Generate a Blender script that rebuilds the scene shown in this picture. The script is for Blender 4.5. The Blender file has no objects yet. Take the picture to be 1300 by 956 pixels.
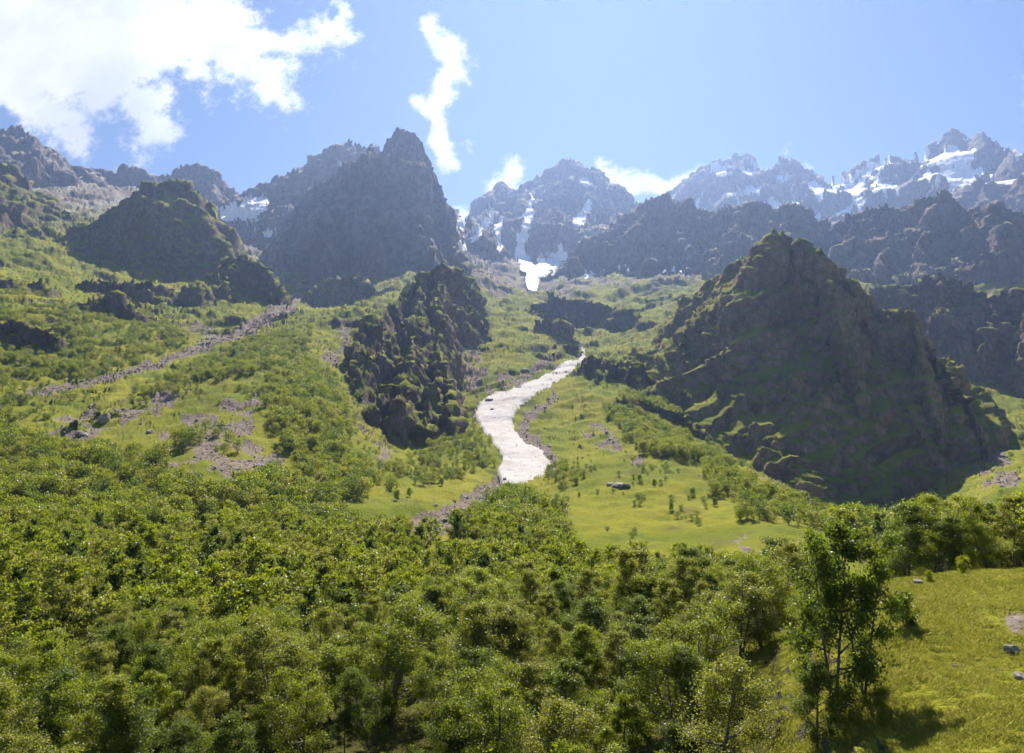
import bpy, math, random, time
import numpy as np
T0 = time.time()
HAZE_D = .000054
CW = 9.5
random.seed(7); RNG = np.random.default_rng(11)
scn = bpy.context.scene
COL = scn.collection
f32 = np.float32

# ------------------------------------------------------------------ survey frame: turns a bearing read off the photo + a distance into a world point
F, CX, CY, PITCH = 900.0, 650.0, 433.0, math.radians(8.0)
cp, sp_ = math.cos(PITCH), math.sin(PITCH)
def ray(px, py):
    u = (px - CX) / F; v = (CY - py) / F
    X, Y, Z = u, cp - v * sp_, sp_ + v * cp
    return math.atan2(X, Y), Z / math.hypot(X, Y)          # bearing, slope
def P3(px, py, r):
    th, e = ray(px, py)
    return (r * math.sin(th), r * math.cos(th), e * r)
def project(x, y, z):
    d = y * cp + z * sp_
    d = np.where(d > 0.1, d, 0.1)
    return CX + F * x / d, CY - F * (-y * sp_ + z * cp) / d

# ------------------------------------------------------------------ noise
_perm = np.random.default_rng(3).integers(0, 256, 4096).astype(np.int32)
_ang = np.random.default_rng(5).random(256) * 2 * np.pi
GX, GY = np.cos(_ang).astype(f32), np.sin(_ang).astype(f32)
_g3 = np.random.default_rng(6).normal(size=(256, 3)); _g3 /= np.linalg.norm(_g3, axis=1)[:, None]; G3 = _g3.astype(f32)
def _h(ix, iy, seed):
    return _perm[(_perm[(ix + seed * 57) & 4095] + iy * 7 + (iy >> 5)) & 4095]
def pn(x, y, seed=0):
    x = np.asarray(x, f32); y = np.asarray(y, f32)
    fx0 = np.floor(x); fy0 = np.floor(y)
    ix = fx0.astype(np.int32); iy = fy0.astype(np.int32)
    fx = x - fx0; fy = y - fy0
    u = fx * fx * fx * (fx * (fx * 6 - 15) + 10); v = fy * fy * fy * (fy * (fy * 6 - 15) + 10)
    def g(dx, dy):
        h = _h(ix + dx, iy + dy, seed)
        return GX[h] * (fx - dx) + GY[h] * (fy - dy)
    a = g(0, 0); b = g(1, 0); c = g(0, 1); d = g(1, 1)
    return ((a + u * (b - a)) * (1 - v) + (c + u * (d - c)) * v) * 1.5
def pn3(x, y, z, seed=0):
    x = np.asarray(x, f32); y = np.asarray(y, f32); z = np.asarray(z, f32)
    x0 = np.floor(x); y0 = np.floor(y); z0 = np.floor(z)
    ix, iy, iz = x0.astype(np.int32), y0.astype(np.int32), z0.astype(np.int32)
    fx, fy, fz = x - x0, y - y0, z - z0
    u = fx * fx * (3 - 2 * fx); v = fy * fy * (3 - 2 * fy); w = fz * fz * (3 - 2 * fz)
    def g(dx, dy, dz):
        h = _perm[(_h(ix + dx, iy + dy, seed) + (iz + dz) * 13) & 4095]
        return G3[h, 0] * (fx - dx) + G3[h, 1] * (fy - dy) + G3[h, 2] * (fz - dz)
    def yz(dz):
        a = g(0, 0, dz); a = a + u * (g(1, 0, dz) - a)
        b = g(0, 1, dz); b = b + u * (g(1, 1, dz) - b)
        return a + v * (b - a)
    a = yz(0); return (a + w * (yz(1) - a)) * 1.5
def fbm(x, y, o, seed=0, gain=.5):
    s = 0; a = 1.0
    for i in range(o):
        s = s + a * pn(x, y, seed + i); a *= gain; x = x * 2.03 + 17.1; y = y * 2.03 - 9.7
    return s
def ridged(x, y, o, seed=0, gain=.55):
    s = 0; a = 1.0; w = 1.0
    for i in range(o):
        n = 1 - np.abs(pn(x, y, seed + i)) * 1.6; n = n * np.abs(n) * w
        s = s + a * n; w = np.clip(n * 1.8, 0, 1); a *= gain; x = x * 2.1 + 5.3; y = y * 2.1 + 11.9
    return s - 1.0
def ridged3(x, y, z, o, seed=0, gain=.55):
    s = 0; a = 1.0
    for i in range(o):
        n = 1 - np.abs(pn3(x, y, z, seed + i)) * 2.2
        s = s + a * n; a *= gain; x = x * 2.1 + 5.3; y = y * 2.1 + 1.9; z = z * 2.1 + 7.7
    return s - 1.0
def facets(x, y, z, seed=0):
    """blocky fracture: every cell of broken rock is a tilted plane"""
    x0, y0, z0 = np.floor(x - .5), np.floor(y - .5), np.floor(z - .5)
    bd = np.full(x.shape, 9, f32); out = np.zeros(x.shape, f32)
    for dx in (0, 1):
        for dy in (0, 1):
            for dz in (0, 1):
                cx, cy_, cz = x0 + dx, y0 + dy, z0 + dz
                h = _perm[(_h(cx.astype(np.int32), cy_.astype(np.int32), seed) * 3 + cz.astype(np.int32) * 13) & 4095]
                g = G3[h]; g2 = G3[(h * 7 + 31) & 255]
                ex, ey, ez = x - cx - .5 - g[:, 0] * .42, y - cy_ - .5 - g[:, 1] * .42, z - cz - .5 - g[:, 2] * .42
                d = ex * ex + ey * ey + ez * ez; q = d < bd
                bd = np.where(q, d, bd); out = np.where(q, g2[:, 0] * .45 + (g2[:, 0] * ex + g2[:, 1] * ey + g2[:, 2] * ez) * .9, out)
    return out
def sstep(a, b, x):
    t = np.clip((x - a) / (b - a), 0, 1); return t * t * (3 - 2 * t)

# ------------------------------------------------------------------ valley floor and slopes: surveyed points
GP = []        # bearing, ln r, slope
def gz(px, r, z): GP.append((ray(px, 560)[0], math.log(r), z / r))
def gp(px, py, r): t, e = ray(px, py); GP.append((t, math.log(r), e))
for px in (-500, -200, 100, 400): gz(px, 20, -23); gz(px, 50, -27); gz(px, 100, -31)
gz(650, 20, -20); gz(650, 50, -25); gz(650, 100, -29)
gz(850, 20, -16.5); gz(850, 50, -21); gz(850, 100, -26)
gz(980, 20, -14.5); gz(1000, 50, -15.8); gz(990, 80, -19); gz(990, 110, -26)
for px in (1120, 1300, 1500, 1800): gz(px, 20, -12.6); gz(px, 48, -13.6 if px < 1200 else -12.4)
gp(1125, 740, 76); gp(1300, 731, 78); gp(1500, 715, 80); gp(1800, 700, 80)
gz(1120, 110, -20); gz(1300, 110, -15); gz(1600, 110, -12)
gz(1100, 200, -33); gz(1300, 200, -30); gz(1600, 220, -20); gz(1300, 380, -38); gz(1150, 400, -50)
for a in [(-300,700,200),(0,725,200),(250,730,200),(480,735,200),(700,735,200),(880,735,200),
          (-300,640,300),(0,668,300),(200,655,300),(400,685,270),(540,668,300),(620,650,330),(580,690,250),
          (-300,560,480),(0,585,430),(130,580,420),(240,600,350),(300,560,430),(340,520,500),(400,600,400),(450,648,330),(520,622,400),
          (-300,480,720),(0,507,650),(60,500,680),(130,482,730),(200,460,830),(240,446,900),(300,422,1080),(370,386,1450),
          (150,520,600),(300,480,640),(400,450,820),(450,400,1150),(500,375,1400),(440,520,640),(480,560,560),(505,578,590),(545,576,590),(590,560,600),(520,555,700),(540,525,850),(500,500,880),(460,540,620),
          (600,562,600),(640,590,540),(665,612,500),(690,580,580),(655,550,680),(615,520,800),(640,508,830),(700,480,1000),(738,452,1250),(745,435,1400),
          (720,530,760),(700,500,860),(720,600,470),(740,660,330),(800,640,360),(900,655,320),(850,600,450),(1000,665,300),(960,600,520),(1000,620,700),
          (1045,645,720),(1110,655,735),(1170,640,735),(1265,600,750),(930,585,720),(800,545,650),(770,500,820),
          (880,520,880),(850,465,1050),(760,448,1180),(800,470,1020),
          (580,470,1050),(600,430,1250),(620,470,1050),(650,440,1200),(640,410,1400),(690,430,1300),(620,350,2200),(650,385,1750),(700,390,1800),
          (672,372,2400),(720,360,2350),(800,350,2450),(870,348,2500),(800,400,1650),(870,400,1500),(840,440,1250),(900,370,1900),(740,400,1750),
          (670,335,3100),(610,318,3100),(720,345,2900),
          (300,275,3400),(290,300,2900),(320,330,2400),(350,375,1750),(420,395,1550),(480,372,1650),(540,360,1700),
          (60,243,3400),(150,240,3400),(230,250,3300),
          (0,440,850),(0,375,1050),(70,385,1050),(150,420,950),(100,450,850),(200,405,1150),(250,420,1100),(210,370,1500),(120,385,1200),(280,360,1600),(350,388,1400),
          (0,335,1500),(60,315,1700),(100,345,1500),(200,345,1700),
          (-200,440,850),(-200,375,1050),(-200,320,1500),(-400,430,850),(-400,300,1500),
          (1180,440,1500),(1230,495,1330),(1300,522,1250),(1265,540,1000),(1300,580,820),(1290,610,600),(1400,560,1200),(1500,560,900),(1700,540,900),
          (1120,380,1900),(1200,390,2000),(1300,380,2000),(1000,380,1800),(1050,450,1300),(1100,340,2450),(1250,340,2400),(1300,340,2400),(1500,330,2400)]:
    gp(*a)
for px in (-600, -200, 200, 600, 1000, 1400, 1900):
    gz(px, 5200, 950); gz(px, 8800, 700)
GP = np.array(GP)
KR = 0.42
def tps(d): return d * d * np.log(d + 1e-9)
_X = np.c_[GP[:, 0], GP[:, 1] * KR]; _D = np.sqrt(((_X[:, None] - _X[None]) ** 2).sum(-1))
n = len(_X); _A = np.zeros((n + 3, n + 3)); _A[:n, :n] = tps(_D) + np.eye(n) * 2e-4
_A[:n, n] = 1; _A[:n, n + 1:] = _X; _A[n, :n] = 1; _A[n + 1:, :n] = _X.T
_w = np.linalg.solve(_A, np.r_[GP[:, 2], 0, 0, 0])
# tabulated on a bearing x ln r grid
TB = np.radians(np.linspace(-64, 64, 257)); LB = np.linspace(math.log(6), math.log(9200), 380)
_q = np.stack(np.meshgrid(TB, LB * KR, indexing='ij'), -1).reshape(-1, 2)
_tab = np.empty(len(_q))
for i in range(0, len(_q), 20000):
    q = _q[i:i + 20000]; d = np.sqrt(((q[:, None] - _X[None]) ** 2).sum(-1))
    _tab[i:i + 20000] = tps(d) @ _w[:n] + _w[n] + q @ _w[n + 1:]
TAB = _tab.reshape(257, 380).astype(f32)
def base_e(th, lr):
    a = np.clip((th - TB[0]) / (TB[1] - TB[0]), 0, 255.999); b = np.clip((lr - LB[0]) / (LB[1] - LB[0]), 0, 378.999)
    i = a.astype(np.int32); j = b.astype(np.int32); a = (a - i).astype(f32); b = (b - j).astype(f32)
    return (TAB[i, j] * (1 - a) + TAB[i + 1, j] * a) * (1 - b) + (TAB[i, j + 1] * (1 - a) + TAB[i + 1, j + 1] * a) * b

# ------------------------------------------------------------------ mountains: crest lines (bearing, distance) with flank slopes
# region, front slope, back slope, roughness (m), gully wavelength (m), crest lines
RID = [
 ('left_ridge', 1.15, 1.0, 55, 170, [[(-260,190,3600),(-120,150,3700),(0,160,3800),(28,160,3800),(60,180,3800),(100,206,3800),(135,214,3800),(170,213,3800),(205,218,3800),(235,208,3800),(265,214,3750),(285,232,3700),(312,252,3650)],
                                     [(28,160,3800),(40,200,3500),(30,228,3350)],[(100,206,3800),(120,228,3600)],[(265,214,3750),(270,250,3400)]]),
 ('left_shoulder', .78, .9, 26, 130, [[(-300,170,2500),(-80,190,2450),(0,208,2400),(35,240,2350),(70,268,2250),(110,300,2050)],[(0,208,2400),(10,270,2050),(0,300,1800)],[(70,268,2250),(60,300,1850)]]),
 ('left_dome', 1.6, 1.2, 28, 90, [[(140,285,1880),(160,250,1880),(182,230,1880),(215,228,1880),(240,227,1880),(262,252,1880),(285,290,1830),(300,322,1700)],
                                   [(182,230,1880),(130,300,1800),(90,345,1600)]]),
 ('left_crag', 1.3, 1.0, 18, 60, [[(285,322,1560),(318,325,1520),(345,348,1480),(352,372,1430)],[(300,322,1540),(270,350,1450),(245,365,1380)]]),
 ('main_shoulder', 1.2, 1.0, 45, 160, [[(322,272,3500),(345,240,3500),(378,212,3450),(412,190,3400),(428,178,3400),(441,170,3400),(456,180,3380),(478,184,3300)],[(378,212,3450),(365,260,3050)]]),
 ('main_peak', 1.75, 2.6, 50, 130, [[(352,300,2500),(380,262,2550),(405,235,2600),(440,214,2600),(466,200,2590),(482,186,2570),(492,166,2550),(500,157,2550),(514,162,2540)],[2.6,(514,162,2540),(528,170,2530),(545,200,2500),(560,238,2430),(574,278,2350),(586,318,2200),(594,350,2000)],
                                    [(500,162,2550),(515,240,2330),(540,300,2130),(562,345,1900)],
                                    [(440,206,2600),(425,290,2250),(405,350,1950),(392,385,1760)],[(470,182,2580),(470,280,2280),(480,335,2020)],[(352,300,2500),(350,345,2150)]]),
 ('far_peaks', .82, 1.0, 55, 200, [[(560,270,5140),(590,262,4970),(612,268,4800),(640,229,4630),(652,245,4630),(663,262,4630),(676,247,4630),(700,214,4630),(715,199,4630),(733,202,4630),(755,228,4545),(775,243,4460),(800,250,4290),(830,262,4120)],
                                    [(640,229,4630),(622,280,4035),(615,305,3525)],[(640,229,4630),(652,300,3780)],[(715,199,4630),(690,290,3780),(688,320,3270)],[(755,228,4545),(745,300,3610)]]),
 ('long_wall', 1.25, 1.1, 45, 150, [[(705,342,2750),(740,308,2850),(775,282,2900),(800,262,2920),(832,246,2920),(850,242,2900),(885,262,2850),(915,262,2800),(940,254,2780),(985,258,2750),(1010,254,2720),(1030,264,2680),(1050,290,2650),(1085,268,2620),(1110,262,2600),(1150,258,2580),(1190,243,2560),(1230,262,2540),(1265,258,2520),(1310,266,2500),(1450,240,2500),(1700,250,2500)],
                                    [(832,246,2920),(800,310,2650)],[(885,262,2850),(880,320,2550)],[(940,254,2780),(920,320,2420)],[(1010,254,2720),(985,330,2300)],[(1190,243,2560),(1180,300,2350)],[(1265,258,2520),(1260,300,2300)]]),
 ('snow_range', .85, 1.0, 95, 330, [[(820,262,5600),(860,236,5600),(895,206,5600),(925,198,5500),(947,192,5500),(965,203,5500),(985,203,5400),(1002,202,5400),(1018,222,5400),(1050,226,5500),(1085,212,5500),(1108,200,5500),(1128,190,5500),(1150,192,5500),(1180,182,5500),(1205,168,5500),(1225,181,5500),(1246,166,5400),(1268,184,5400),(1300,178,5400),(1420,200,5400),(1700,180,5400)],
                                    [(947,192,5500),(930,240,4900)],[(1205,168,5500),(1190,230,4800)],[(1002,202,5400),(1010,245,4900)],[(1128,190,5500),(1110,235,4900)]]),
 ('right_crag', 2.1, 1.5, 20, 100, [[1.12,(832,418,1230),(858,388,1200),(905,348,1120),(930,334,1080),(958,316,1040),(974,298,1020),(985,284,1010)],[(985,284,1010),(1000,296,1000),(1010,312,990),(1022,304,985),(1034,322,980),(1046,314,975),(1064,340,970),(1085,345,965),(1104,372,960),(1124,384,955),(1150,394,945),(1174,430,935),(1200,470,915),(1226,508,890),(1250,552,865),(1263,585,835)],
                                   [1.6,(985,290,1010),(968,330,985),(945,380,955),(922,430,920),(902,480,880)],
                                   [2.0,(1022,304,985),(1012,360,930),(995,410,890),(985,470,850),(975,540,810)],
                                   [2.4,(1046,314,975),(1058,372,905),(1062,410,870),(1075,470,835),(1090,560,795)],
                                   [2.4,(1150,394,945),(1162,450,890),(1185,520,850),(1205,590,800)]]),
 ('peak_foot', 1.35, 1.0, 22, 60, [[(372,400,1640),(388,372,1700),(412,352,1750),(440,345,1760),(468,352,1730),(480,372,1680)],[(588,352,1560),(598,372,1480)]]),
 ('right_wall', 1.7, 1.0, 28, 85, [[(1090,378,1650),(1115,368,1620),(1160,352,1600),(1185,348,1590),(1215,358,1580),(1250,374,1570),(1275,372,1560),(1310,352,1560),(1450,330,1560),(1650,330,1560)],
                                   [(1185,348,1590),(1200,400,1490),(1215,430,1430)],[(1250,374,1570),(1240,430,1440)],[(1310,352,1560),(1300,430,1420)]]),
 ('centre_crag', 1.25, 2.2, 18, 80, [[2.6,(586,345,1330),(578,336,1290),(564,331,1250),(543,345,1220)],[1.3,(543,345,1220),(520,362,1160),(497,385,1080)],
                                   [2.4,(564,331,1250),(558,380,1100),(557,420,970),(562,462,840),(570,500,730),(582,530,655)],
                                   [1.9,(543,345,1220),(534,390,1040),(526,425,900),(523,458,790),(519,488,710),(514,518,645)],
                                   [1.4,(497,385,1080),(474,412,960),(452,436,870)],
                                   [1.5,(534,390,1040),(500,420,900),(470,452,800),(454,478,740)],
                                   [1.7,(523,458,790),(495,488,710),(476,512,655)],[2.0,(562,462,840),(545,500,725),(548,530,650)]]),
 ('gorge_knoll', 1.9, 1.6, 11, 30, [[(680,405,1400),(700,402,1400),(718,405,1390)],[(712,432,1300),(728,432,1300)],[(672,458,1150),(680,455,1150)]]),
 ('slab_cliff', 1.4, .4, 12, 36, [[(742,450,1000),(775,457,950),(808,460,920),(838,478,890),(862,502,860)],[(775,457,950),(768,485,880)],[(808,460,920),(815,490,850)]]),
 ('ledge_cliff', 1.6, .4, 15, 40, [[(700,372,1700),(735,376,1680),(760,385,1640),(790,392,1600),(820,405,1500),(845,412,1400),(890,418,1300)]]),
 ('forest_spur', 1.0, .5, 4, 40, [[(790,505,760),(825,505,750),(855,520,740),(878,550,720)]]),
 ('pillar_crag', 2.3, 1.7, 5, 25, [[(890,512,830),(905,506,825),(918,520,815),(926,548,800)]]),
 ('bench_cliff', 1.7, .35, 12, 40, [[(-200,345,1150),(-60,345,1150),(0,350,1150),(45,352,1180),(62,365,1190)],[(80,362,1330),(120,352,1350),(165,355,1370),(212,360,1400)],[(105,378,1080),(150,370,1090),(165,384,1090)]]),
 ('low_cliff', 1.5, .4, 12, 34, [[(-200,400,880),(-40,408,880),(0,410,880),(40,415,870),(68,428,860)],[(170,425,960),(210,418,990),(232,430,980)]]),
 ('knoll', 1.3, .8, 2, 14, [[(88,533,525),(104,530,520)],[(122,520,560),(142,519,562),(165,523,560)]]),
]
RNAMES = [r[0] for r in RID]
GLA = {'right_crag': .62, 'main_peak': .55, 'long_wall': .5, 'centre_crag': .22, 'right_wall': .55, 'left_dome': .5}
SEGS = []
for li, (nm, sf, sb, ro, wl, lines) in enumerate(RID):
    s0 = li * 1000.0
    for ln in lines:
        ov = sf
        if not isinstance(ln[0], tuple): ov, ln = ln[0], ln[1:]
        pts = [P3(*p) for p in ln]
        for a, b in zip(pts[:-1], pts[1:]):
            L = math.hypot(b[0] - a[0], b[1] - a[1]); SEGS.append((li, a, b, L, s0, ov)); s0 += L
def height(x, y, fine=True):
    r = np.hypot(x, y); th = np.arctan2(x, y); lr = np.log(np.maximum(r, 5))
    zb = base_e(th, lr) * r
    zb = np.where(np.abs(th) > 1.12, np.where(np.abs(th) > 1.5, -22 + 0 * r, zb), zb)
    far = sstep(250, 1600, r)
    o = 5 if fine else 3
    rough = .5 + .5 * sstep(-.3, .5, pn(x / 330 + 3, y / 330))
    zb = zb + fbm(x / 60, y / 60, 3, 1) * (1.6 + 4 * far) + (ridged(x / 34, y / 34, 3, 7, .5) + .3) * 2.4 * sstep(250, 700, r) + far * rough * (ridged(x / 190, y / 190, o, 20) * 20) * sstep(900, 2200, r) \
        + far * rough * ridged(x / 90 + y / 300, y / 70, o, 40) * 6.5
    if fine: zb = zb + fbm(x / 9, y / 9, 4, 31) * .5 * (1 - sstep(0, 300, r)) + fbm(x / 16, y / 16, 4, 33) * 1.3 * sstep(60, 400, r)
    for lm, sd in ((26, 190), (9, 195)):
        f = (zb - .3 * x + lm * .5 * pn(x / (lm * 3), y / (lm * 3), sd)) / lm; f = f - np.floor(f)
        zb = zb + lm * (np.where(f < .7, f * .45, .315 + (f - .7) * 2.283) - f) * sstep(.12, .4, pn(x / (lm * 9), y / (lm * 9), sd + 1)) * sstep(650, 1200, r)
    # domain warp for the rock
    k = 1.0
    wx = fbm(x / 240, y / 240, 4, 50) * 34 + fbm(x / 60, y / 60, 3, 57) * 10 * sstep(400, 900, r)
    wy = fbm(x / 240 + 40, y / 240, 4, 60) * 34 + fbm(x / 60 + 40, y / 60, 3, 67) * 10
    nearf = np.clip(r / 2600, .12, 1)
    xw = (x + wx * nearf).astype(f32); yw = (y + wy * nearf).astype(f32)
    best = np.full(x.shape, -1e9, f32); lay = np.full(x.shape, -1, np.int16); dd = np.zeros(x.shape, f32)
    for li, (nm, sf, sb, ro, wl, lines) in enumerate(RID):
        z_l = np.full(x.shape, -1e9, f32); d_l = np.zeros(x.shape, f32)
        pts = np.array([q for s in SEGS if s[0] == li for q in (s[1], s[2])])
        reach = 1300 if ro > 30 else (480 if ro > 12 else 220)
        m = (xw > pts[:, 0].min() - reach) & (xw < pts[:, 0].max() + reach) & (yw > pts[:, 1].min() - reach) & (yw < pts[:, 1].max() + reach)
        if not m.any(): continue
        xs, ys = xw[m], yw[m]; rs = np.hypot(xs, ys)
        zl = np.full(xs.shape, -1e9, f32); dl = np.zeros(xs.shape, f32)
        for (lj, a, b, L, s0, sfo) in SEGS:
            if lj != li: continue
            ux, uy = (b[0] - a[0]) / L, (b[1] - a[1]) / L
            t = np.clip((xs - a[0]) * ux + (ys - a[1]) * uy, 0, L)
            qx, qy = a[0] + ux * t, a[1] + uy * t
            ex, ey = xs - qx, ys - qy; d = np.hypot(ex, ey)
            side = (ex * qx + ey * qy) / (np.hypot(qx, qy) * (d + 1e-3))    # -1 toward the viewer side, +1 behind
            s = sb + (sfo - sb) * (.5 - .5 * np.clip(side * 1.6, -1, 1))
            gl = pn((s0 + t + .15 * d) / wl, d / (wl * 5) + li * 3.1, 80 + li) + .5 * pn((s0 + t) / (wl * .37), d / (wl * 2) + li, 95 + li)
            s = s * np.clip(1 + GLA.get(nm, .38) * gl * np.clip(d / wl, 0, 1), .72, 1.9)
            zc = a[2] + (b[2] - a[2]) * t / L + ro * (.34 * pn((s0 + t) / (wl * .24), .5 + li, 240) + .22 * pn((s0 + t) / (wl * .09), .5 + li, 241)) * np.exp(-d / (wl * .5))
            z = zc - s * d
            g = z > zl; zl = np.where(g, z, zl); dl = np.where(g, d, dl)
        q = zl > zb[m] - 2.2 * ro - 25
        xs, ys, dq, lam = xs[q], ys[q], dl[q], wl * (.55 if ro > 30 else .7)
        zq = zl[q] + ro * (.25 + .75 * np.clip(dq / (wl * .8), 0, 1)) * (ridged(xs / (wl * 1.5), ys / (wl * 1.5), o if ro > 30 else 2, 120 + li, .5) * .9 + .1)
        dip = (.25 if nm.startswith('left') else -.5) * xs + .12 * ys
        for lm, am in ((lam, .75), (lam * .37, .6)):                                   # dipping beds: flat treads, steep risers
            f = (zq + dip + .9 * lm * pn(xs / (lm * 2.2), ys / (lm * 2.2), 170 + li)) / lm; f = f - np.floor(f)
            g = np.where(f < .62, f * .30, .186 + (f - .62) * 2.142)
            am = am * np.clip(.75 + 1.1 * pn(xs / (lm * 4), ys / (lm * 4), 180 + li), 0, 1.1) * np.clip(dq / (wl * .3), .25, 1)
            zq = zq + lm * (g - f) * am
        zl[q] = zq
        z_l[m] = zl; d_l[m] = dl
        g = z_l > best; best = np.where(g, z_l, best); lay = np.where(g, li, lay).astype(np.int16); dd = np.where(g, d_l, dd)
    h = best - zb
    kk = 2 + 6 * far
    zz = np.where(h > kk, best, np.where(h < -kk, zb, zb + (h + kk) ** 2 / (4 * kk)))
    lay = np.where(h > 0, lay, -1)
    return zz, lay, np.clip(h / (2 * kk), 0, 1)

# ------------------------------------------------------------------ mesh columns: even steps of view angle so cliffs get as many rows as slopes
NR = 1150
th_vis = np.linspace(-38, 38, 1180)
side = np.linspace(38.3, 62, 60); rest = np.linspace(64, 180, 30)
TH = np.radians(np.r_[-rest[::-1], -side[::-1], th_vis, side, rest[:-1]]).astype(f32); NT = len(TH)
thc = np.radians(np.linspace(-62, 62, 200)); rc = np.exp(np.linspace(math.log(6), math.log(9000), 1500))
xc = np.sin(thc)[:, None] * rc; yc = np.cos(thc)[:, None] * rc
zc_, _, _ = height(xc.astype(f32), yc.astype(f32), False)
ec = zc_ / rc
hid = ec < np.maximum.accumulate(ec, 1) - .004
w = (np.abs(np.diff(ec, axis=1)) + .045 * np.diff(np.log(rc))[None]) * np.where(hid[:, 1:], .3, 1)
for _ in range(5): w = (w + np.roll(w, 1, 0) + np.roll(w, -1, 0)) / 3
cw = np.concatenate([np.zeros((200, 1)), np.cumsum(w, 1)], 1); cw /= cw[:, -1:]
R = np.empty((NT, NR), f32); uu = np.linspace(0, 1, NR)
rq = np.array([np.interp(uu, cw[i], np.log(rc)) for i in range(200)])
ai = np.clip((TH - thc[0]) / (thc[1] - thc[0]), 0, 198.999); ii = ai.astype(int); aa = (ai - ii)[:, None]
R[:] = np.exp(rq[ii] * (1 - aa) + rq[ii + 1] * aa)
X = np.sin(TH)[:, None] * R; Y = np.cos(TH)[:, None] * R
RG = R.copy(); Z = np.empty_like(X); LAY = np.empty(X.shape, np.int16); HB = np.empty_like(X)
for i in range(0, NT, 170):
    Z[i:i + 170], LAY[i:i + 170], HB[i:i + 170] = height(X[i:i + 170], Y[i:i + 170])
print('height', time.time() - T0)
def normals(X, Y, Z):
    P = np.stack([X, Y, Z], -1); a = np.gradient(P, axis=0); b = np.gradient(P, axis=1)
    nn = np.cross(a, b); nn *= np.sign(nn[..., 2:3]); return nn / (np.linalg.norm(nn, axis=-1, keepdims=True) + 1e-9)
# craggy relief along the surface normal: joints, bedding ledges
N = normals(X, Y, Z)
steep = sstep(.93, .70, N[..., 2]) * (np.abs(TH)[:, None] < 1.1)
m = steep > .02
xs, ys, zs, rs = X[m], Y[m], Z[m], R[m]
for _ in range(1):
    sc = np.clip(rs * .034, 12, 95)
    k = np.exp(np.round(np.log(sc) * 1.5) / 1.5)          # stepped wavelength so neighbouring rock keeps one pattern
    q = ridged3(xs / k, ys / k, zs / (k * 1.6), 4, 200)
    q2 = ridged3(xs / (k * 3.4) + 9, ys / (k * 3.4), zs / (k * 5), 2, 230)
    fw = k * .3; wx_, wy_ = xs + fw * pn3(xs / k, ys / k, zs / k, 250), ys + fw * pn3(xs / k, ys / k, zs / k, 251)
    fc = facets(wx_ / (k * 1.15), wy_ / (k * 1.15), zs / (k * 1.7), 260) + .42 * facets(wx_ / (k * .42), wy_ / (k * .42), zs / (k * .6), 261)
    fc3 = facets(xs / (k * 3.2), ys / (k * 3.2), zs / (k * 4.5), 262)
    bed = (xs * .34 + ys * .12 + zs * .93) + 9 * pn(xs / 140, ys / 140, 210)
    lam = k * .55
    ft = bed / lam; ft = ft - np.floor(ft); tri = np.where(ft < .75, ft / .75, (1 - ft) / .25)
    nr_ = rs < 1700
    disp = (q2 * np.where(nr_, .12, .10) + fc3 * np.where(nr_, .20, .13) + fc * np.where(nr_, .26, .17) + q * np.where(nr_, .06, .05) + (tri - .5) * np.where(nr_, .13, .07)) * k
P = np.stack([X, Y, Z], -1)
dm = np.zeros(X.shape, f32); dm[m] = disp * steep[m] * (.35 + .65 * HB[m])
P += N * dm[..., None]
X, Y, Z = P[..., 0].copy(), P[..., 1].copy(), P[..., 2].copy(); del P
N = normals(X, Y, Z)
PX, PY = project(X, Y, Z)
print('displaced', time.time() - T0)

# ------------------------------------------------------------------ ground cover zones (where snow, scree, streambed and wood lie)
def near_line(px, py, pts, jit=0.0, seed=0, wl=14):
    best = np.full(px.shape, 1e9, f32)
    jx = px + jit * fbm(px / wl, py / wl, 3, 300 + seed); jy = py + jit * fbm(px / wl + 50, py / wl, 3, 310 + seed)
    for (x0, y0, w0), (x1, y1, w1) in zip(pts[:-1], pts[1:]):
        L2 = (x1 - x0) ** 2 + (y1 - y0) ** 2
        t = np.clip(((jx - x0) * (x1 - x0) + (jy - y0) * (y1 - y0)) / L2, 0, 1)
        best = np.minimum(best, np.hypot(jx - x0 - t * (x1 - x0), jy - y0 - t * (y1 - y0)) - (w0 + (w1 - w0) * t))
    return best          # < 0 inside
def inpoly(px, py, poly):
    c = np.zeros(px.shape, bool); n_ = len(poly)
    for i in range(n_):
        x0, y0 = poly[i]; x1, y1 = poly[(i + 1) % n_]
        if y0 == y1: continue
        t = ((y0 > py) != (y1 > py)) & (px < (x1 - x0) * (py - y0) / (y1 - y0) + x0); c ^= t
    return c
def poly_soft(px, py, poly, jit=6, seed=0, wl=20):
    return inpoly(px + jit * fbm(px / wl, py / wl, 3, 330 + seed), py + jit * fbm(px / wl + 9, py / wl, 3, 340 + seed), poly)
def blur(a, n_):
    a = a.astype(f32)
    for _ in range(n_): a = (a + np.roll(a, 1, 0) + np.roll(a, -1, 0) + np.roll(a, 1, 1) + np.roll(a, -1, 1)) / 5
    return a
vis = (R > 250) & (np.abs(TH)[:, None] < 1.0)
L_ = {n_: i for i, n_ in enumerate(RNAMES)}
TONGUE = [(664,616),(636,617),(630,604),(638,585),(632,572),(618,556),(602,530),(606,514),(622,503),(655,492),(690,478),(714,463),(738,452),(741,457),(722,478),(692,494),(665,514),(650,530),(652,548),(668,564),(690,574),(698,588),(694,602),(680,610)]
tongue = poly_soft(PX, PY, TONGUE, 2.5, 0, 16) & (R > 420) & (R < 1350) & (LAY != L_['centre_crag'])
tongue = blur(tongue, 5) > .5
tongue |= (near_line(PX, PY, [(741,453,2.5),(739,444,1.2),(735,437,1.6)], 2, 1) < 0) & (R > 1100) & (R < 1800)
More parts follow.
